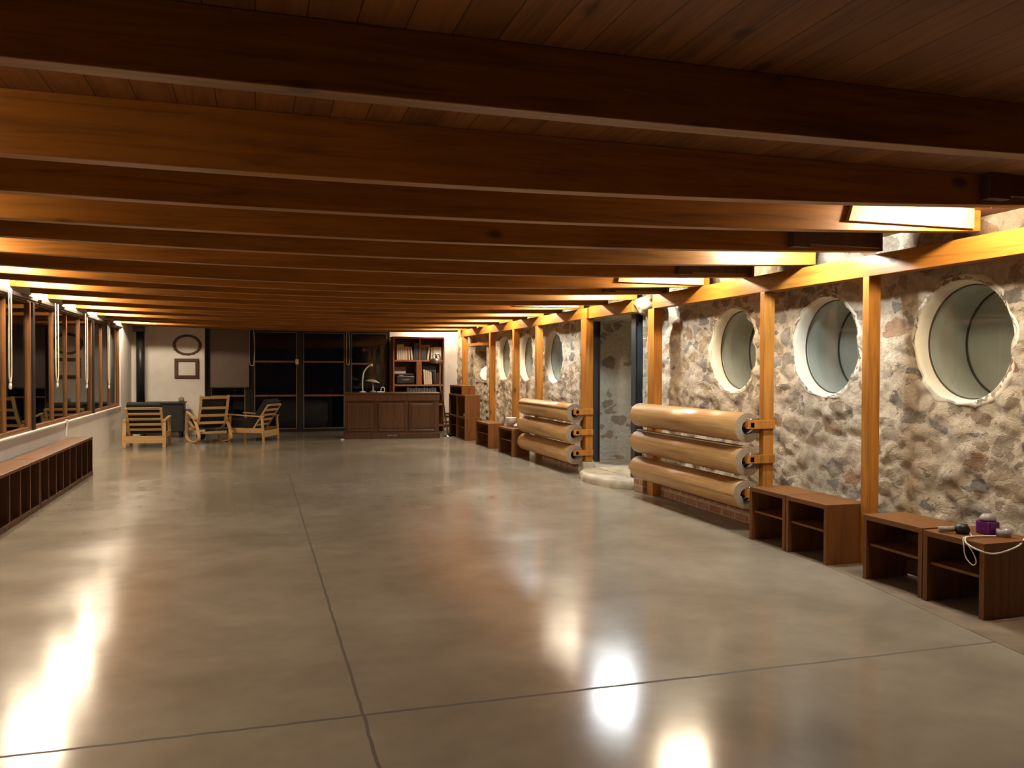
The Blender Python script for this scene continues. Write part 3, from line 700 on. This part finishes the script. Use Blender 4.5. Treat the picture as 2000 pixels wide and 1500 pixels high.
# ------------------------------------------------------------------ arc floor lamp
e = empty('floor_lamp', (4.02, 18.0, 0), 'chrome floor lamp with brown dome shade beside the counter', 'floor lamp')
b = MB(); b.lathe([(.001, 0), (.12, 0), (.12, .02), (.03, .045), (.001, .05)], 24); b.build('base', 'chrome', e)
b = MB(); b.tube(spline([(0, 0, .03), (-.03, 0, .25), (-.10, .02, .75), (-.17, .04, 1.15), (-.17, .04, 1.45), (-.16, .04, 1.66)], 6), .018, 10); b.build('pole', 'chrome', e)
b = MB(); b.tube(spline([(-.16, .04, 1.62), (-.17, .04, 1.75), (-.22, .04, 1.82), (-.28, .04, 1.80)], 5), .014, 8); b.build('arm', 'chrome', e)
b = MB(); b.lathe([(.001, .13), (.05, .125), (.10, .095), (.14, .04), (.155, 0), (.15, 0), (.13, .04), (.001, .11)], 28, Matrix.Translation((-.27, .04, 1.60)) @ Matrix.Rotation(.12, 4, 'Y')); sh = b.build('lamp_shade', 'bronze', e)
b = MB(); b.cyl((-.255, .04, 1.72), (-.25, .04, 1.79), .022, 10); b.build('cap', 'blackm', sh)

# ------------------------------------------------------------------ cubby benches
def cubby(y0, y1, x0, x1, z0, h, lab, grp, back=1.0, shelf=True, rz=0, mat=None):
    e = empty('cubby_bench', (x0, y0, z0), lab, 'bench', grp, rz); L = y1-y0; D = x1-x0; t = .036
    for q in (0, L-t):
        b = MB(); b.box(0, D, q, q+t, 0, h-t); b.build('side_panel', 'benchv', e, bev=.002)
    b = MB(); b.box(0, D, 0, L, h-t, h); b.build('top_panel', 'bench', e, bev=.002)
    if shelf:
        b = MB(); b.box(.03, D-.01, t, L-t, h*.52, h*.52+.018); b.build('shelf', 'bench', e)
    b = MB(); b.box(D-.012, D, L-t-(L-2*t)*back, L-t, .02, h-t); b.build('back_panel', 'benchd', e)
    return e
G = 'cubby benches along the stone wall'
cubby(5.94, 6.46, 4.165, 4.55, .003, .462, 'brown cubby bench pushed against the near rack of rolled mats', G)
cubby(5.41, 5.93, 4.165, 4.55, .003, .462, 'brown cubby bench ending at the left side of the nearest pine post', G)
cubby(4.45, 5.01, 4.165, 4.53, .003, .462, 'brown cubby bench just right of the nearest pine post', G, .78)
cubby(3.955, 4.425, 4.16, 4.60, .003, .458, 'brown cubby bench carrying the purple tub and cords', G, .62, rz=math.radians(1.5))
cubby(15.12, 16.05, 4.15, 4.465, 0, .47, 'brown cubby bench standing alone before the tall cubby stack', G)
cubby(13.6, 14.44, 4.15, 4.465, 0, .47, 'brown cubby bench carrying the white pot', G)
for i in range(2):
    wh = ['nearer', 'farther'][i]
    cubby(16.92+i*.755, 17.67+i*.755, 4.14, 4.465, 0, .48, '%s cubby box in the bottom row of the tall stack' % wh, 'cubby boxes in the tall stack')
    cubby(16.92+i*.755, 17.67+i*.755, 4.14, 4.465, .48, .46, '%s cubby box in the second row of the tall stack' % wh, 'cubby boxes in the tall stack', shelf=False)
cubby(17.28, 18.42, 4.16, 4.45, .94, .19, 'low long cubby box on top of the tall stack', 'cubby boxes in the tall stack', shelf=False)
b = MB(); v = []
b.lathe([(.001, 0), (.07, .01), (.085, .05), (.05, .09), (.001, .1)], 14); b.v = [tuple(Vector(q)*(1+.25*noise.noise(Vector(q)*14))) for q in b.v]
o = b.build('white_cloth', 'sheet'); o.location = (4.24, 17.1, .481); tag(o, 'crumpled white cloth in the tall cubby stack', 'cloth')

# left bench units
def long_bench(y0, y1, lab):
    e = empty('slatted_bench', (-2.46, y0, 0), lab, 'bench', 'long benches under the left windows'); L = y1-y0; D = .28; H = .53; t = .03
    b = MB(); b.box(0, D, 0, L, H-t, H); b.build('top_panel', 'bench', e, bev=.003)
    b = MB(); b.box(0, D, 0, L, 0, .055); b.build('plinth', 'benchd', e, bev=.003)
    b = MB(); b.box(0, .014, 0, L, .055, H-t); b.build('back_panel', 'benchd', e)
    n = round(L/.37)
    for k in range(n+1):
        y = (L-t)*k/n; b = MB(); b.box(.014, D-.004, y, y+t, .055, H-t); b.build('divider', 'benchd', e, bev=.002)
long_bench(9.93, 12.9, 'long brown compartment bench under left windows, the farther one')
long_bench(6.9, 9.91, 'long brown compartment bench under left windows, the nearer one')
e = empty('wall_socket', (-2.6, 13.3, .60), 'white cable box on the low wall past the left bench', 'socket')
b = MB(); b.box(0, .03, -.04, .04, -.09, .12); b.build('box', 'whitep', e, bev=.006)
b = MB(); b.cyl((.015, 0, .12), (.015, 0, .15), .02, 10); b.build('cap', 'whitep', e)

# ------------------------------------------------------------------ rolled mats on racks
def roll(xc, zc, y0, y1, rad, lab, grp, seed):
    e = empty('rolled_mat', (xc, y0, zc), lab, 'rolled mat', grp); L = y1-y0; rng = random.Random(seed)
    turns = 5.0; nn = 180; th = .011; r0 = rad-th*1.35*turns
    def spiral(ro):
        out = []
        for i in range(nn+1):
            a = 2*PI*turns*i/nn; r = r0+(rad-r0)*i/nn+ro
            r *= 1+.02*math.sin(a*2+seed)
            out.append((r*math.cos(a+.6+seed), r*math.sin(a+.6+seed)))
        return out
    for nm, ra, rb, mt, yy0, yy1 in (('cane_face', 0, .004, 'cane', .002, L-.002), ('felt_backing', -.0085, -.0005, 'grey', 0, L)):
        A, B = spiral(ra), spiral(rb); v = []; f = []
        for y in (yy0, yy1):
            for p in A: v.append((p[0], y, p[1]))
            for p in B: v.append((p[0], y, p[1]))
        m1 = nn+1
        for i in range(nn):
            a0, a1, b0, b1 = i, i+1, m1+i, m1+i+1; s = 2*m1
            f += [(a0, a1, b1, b0), (s+a0, s+b0, s+b1, s+a1), (a0, s+a0, s+a1, a1), (b0, b1, s+b1, s+b0)]
        f += [(0, m1, 3*m1, 2*m1), (nn, 2*m1+nn, 3*m1+nn, m1+nn)]
        b = MB(); b.add(v, f, False); b.build(nm, mt, e)
        for p in bpy.data.objects[e.children[-1].name].data.polygons: p.use_smooth = abs(p.normal.y) < .5
    b = MB(); b.cyl((0, .14, 0), (0, L-.14, 0), max(.03, r0-.014), 18); b.build('core', 'hole', e)
def bracket(y, z, lab, d):
    e = empty('rack_bracket', (4.47, y, z), lab, 'bracket', 'wooden rack brackets')
    b = MB(); b.box(-.19, .10, -.02, .02, -.01, .07); ar = b.build('arm', 'post', e, bev=.004)
    b = MB(); b.box(-.163, -.117, min(-.02*d, .11*d), max(-.02*d, .11*d), .0, .052); b.build('hook', 'post', ar, bev=.004)
    b = MB(); b.cyl((-.19, 0, .074), (-.06, 0, .078), .008, 8); b.build('pin', 'chrome', ar)
nmz = ['top', 'middle', 'bottom']
for k, z in enumerate((.965, .649, .336)):
    roll(4.33, z, 6.755, 9.02, .139, '%s rolled cane mat on the near rack' % nmz[k], 'rolled mats on the near rack', k*1.3)
    bracket(6.694, z, 'wooden bracket holding the near end of the %s mat on the near rack' % nmz[k], 1)
    bracket(9.146, z, 'wooden bracket holding the far end of the %s mat on the near rack' % nmz[k], -1)
for k, z in enumerate((.863, .573, .282)):
    roll(4.33, z, 11.12, 13.45, .138, '%s rolled cane mat on the far rack' % nmz[k], 'rolled mats on the far rack', 2+k*1.7)
    bracket(11.049, z, 'wooden bracket holding the near end of the %s mat on the far rack' % nmz[k], 1)

# ------------------------------------------------------------------ brick kerbs, doorway
def kerb(nm, y0, y1, h, lab):
    e = empty(nm, (4.57, y0, 0), lab, 'kerb', None, kind='structure')
    b = MB(); b.box(0, .12, 0, y1-y0, 0, h); b.build('bricks', 'brick', e, bev=.004)
    b = MB(); b.box(-.012, .12, 0, y1-y0, h, h+.03); b.build('capping', 'slab', e, bev=.006)
kerb('trim_3', 6.47, 8.95, .15, 'low brick kerb behind the near rack of rolled mats'); kerb('trim_4', 11.3, 13.25, .14, 'low brick kerb behind the far rack of rolled mats')
b = MB(); b.box(4.44, 4.60, 9.17, 9.42, 0, .22); tag(b.build('brick_pier', 'brick', bev=.012), 'brick pier at the foot of the far post of the near rack', 'pier')
b = MB(); b.box(4.44, 4.60, 11.07, 11.29, 0, .178); tag(b.build('plaster_pier', 'slab', bev=.012), 'pale plastered pier under the post by the doorway', 'pier')
def lump(name, c, sx, sy, sz, mt, lab, cat, seed, amp=.3):
    bm = bmesh.new(); bmesh.ops.create_icosphere(bm, subdivisions=4, radius=1)
    for q in bm.verts:
        n1 = 1+amp*noise.fractal(q.co*1.3+Vector((seed, 0, 0)), 1, 2, 4)
        q.co = Vector((q.co.x*sx*n1, q.co.y*sy*n1, q.co.z*sz*n1))+Vector(c)
    me = bpy.data.meshes.new(name); bm.to_mesh(me); bm.free()
    for p in me.polygons: p.use_smooth = True
    me.materials.append(M[mt]); o = bpy.data.objects.new(name, me); C.objects.link(o); return tag(o, lab, cat)
lump('jutting_stone', (4.60, 9.37, 2.275), .14, .22, .125, 'lime', 'rounded stone jutting out above the doorway, coloured brown as if shaded', 'stone', 3)
e = empty('door_step', (4.60, 10.25, 0), 'rounded pale stone step at the doorway', 'step')
b = MB(); seg = 40; v = []; f = []
prof = [(1.0, 0), (1.01, .05), (.99, .085), (.95, .105)]
for r, z in prof:
    for k in range(seg+1):
        a = PI/2+PI*k/seg; wv = 1+.035*noise.fractal(Vector((k*.35, z*20, 0)), 1, 2, 3)
        v.append((.44*r*wv*math.cos(a), .79*r*wv*math.sin(a), z))
for i in range(3):
    for k in range(seg): f.append((i*(seg+1)+k, i*(seg+1)+k+1, (i+1)*(seg+1)+k+1, (i+1)*(seg+1)+k))
v.append((0, 0, .105)); c0 = len(v)-1
for k in range(seg): f.append((3*(seg+1)+k, 3*(seg+1)+k+1, c0))
b.add(v, f, True); b.build('rounded_nosing', 'slab', e)
b = MB(); b.box(4.62, 5.68, 9.75, 11.92, 0, .103); struct('trim_5', b, 'slab', 'raised pale stone floor inside the doorway', 'sill')
for y, x, z0, lb in ((11.70, 4.74, .106, 'dark steel post at the far side of the stone doorway'), (9.86, 4.63, .08, 'dark steel post at the near side of the stone doorway standing on a wood block')):
    e = empty('steel_post', (x, y, z0), lb, 'post', 'steel door posts')
    wd = .19 if y > 11 else .122
    for X in (0, wd-.012):
        b = MB(); b.box(X, X+.012, -.06, .06, 0, 2.13-z0+.08); b.build('flange', 'steel', e, bev=.002)
    b = MB(); b.box(.012, wd-.012, -.012, .0, 0, 2.13-z0+.08); b.build('web', 'steel', e, bev=.002)
b = MB(); b.box(4.50, 4.74, 9.76, 9.93, .0, .08); tag(b.build('wood_block', 'benchv', bev=.004), 'wooden block under the near steel door post', 'block')
# niche
b = MB(); b.box(4.55, 4.75, 17.28, 18.4, 1.99, 2.05); tag(b.build('niche_lintel', 'post', bev=.004), 'wooden lintel over the far wall niche', 'lintel')
b = MB(); b.lathe([(.001, 0), (.15, .0), (.17, .012), (.15, .02), (.001, .012)], 32, Matrix.Translation((4.86, 17.86, 1.385)) @ Vector((-.72, -.62, .3)).to_track_quat('Z', 'Y').to_matrix().to_4x4())
tag(b.build('white_plate', 'porc'), 'white round plate leaning in the far wall niche', 'plate')

# ------------------------------------------------------------------ small things
T = .4645
e = empty('purple_tub', (4.44, 4.20, T-.003), 'purple plastic tub on the nearest cubby bench', 'tub')
b = MB(); b.box(-.045, .045, -.055, .055, 0, .085); b.build('body', 'purple', e, bev=.012)
b = MB(); b.lathe([(.02, .085), (.048, .088), (.05, .10), (.03, .125), (.001, .13)], 18); b.build('lid', 'lidgrey', e)
b = MB(); b.lathe([(.022, 0), (.042, 0), (.042, .045), (.022, .045), (.022, 0)], 22, Matrix.Translation((4.46, 4.10, T-.003)))
tag(b.build('tape_roll', 'lidgrey'), 'grey tape roll beside the purple tub', 'tape roll')
e = empty('clamp_plug', (4.25, 4.28, T-.003), 'black clamp with plug lying on the nearest cubby bench', 'clamp')
b = MB(); b.tube([(-.07, .05, .02), (-.03, .02, .022), (0, -.01, .03)], .018, 8); b.build('jaw', 'grey', e)
b = MB(); b.lathe([(.001, 0), (.04, .005), (.045, .03), (.03, .06), (.001, .065)], 14, Matrix.Translation((.04, -.03, 0))); b.build('body', 'blackm', e)
e = empty('white_cable', (4.3, 4.1, T), 'white cable looping over the nearest cubby bench edge', 'cable')
b = MB(); b.tube(spline([(.34, -.05, .005), (.24, -.09, .006), (.10, -.155, -.03), (-.08, -.165, -.06), (-.155, -.12, -.045), (-.165, -.04, -.02), (-.135, .0, .006), (-.06, .02, .006), (.03, .01, .006), (.09, -.01, .006)], 8), .0055, 8); b.build('lead', 'whitep', e)
b = MB(); b.tube(spline([(.0, .10, .006), (-.06, .03, .006), (-.14, .01, .006), (-.16, -.01, -.03), (-.165, -.03, -.10), (-.165, -.08, -.14), (-.165, -.11, -.12), (-.165, -.09, -.07), (-.165, -.05, -.03)], 8), .0035, 8); b.build('thin_lead', 'cord', e)
b = MB(); b.lathe([(.001, 0), (.08, 0), (.095, .15), (.1, .16), (.09, .155), (.075, .02), (.001, .02)], 22, Matrix.Translation((4.33, 14.25, .470)))
tag(b.build('white_pot', 'sheet'), 'white pot on the low cubby bench by the stone wall', 'pot')
for k in range(4):
    o = lump('white_pebble', (0, 0, 0), .045, .05, .03, 'sheet', 'white pebble on the bench with the white pot, %s from the pot' % ORD[k], 'pebble', k+1, .35); o['group'] = 'white pebbles on the bench'
    o.location = (4.36+.03*(k % 2), 14.05-.11*k, .5)
lump('paper_scrap', (1.72, 17.75, .012), .04, .03, .012, 'sheet', 'small white scrap on the floor left of the counter', 'scrap', 6)
b = MB(); b.box(4.52, 4.58, 20.185, 20.199, 1.5, 1.6); tag(b.build('light_switch', 'whitep', bev=.003), 'white light switch on the wall right of the bookshelf', 'switch')
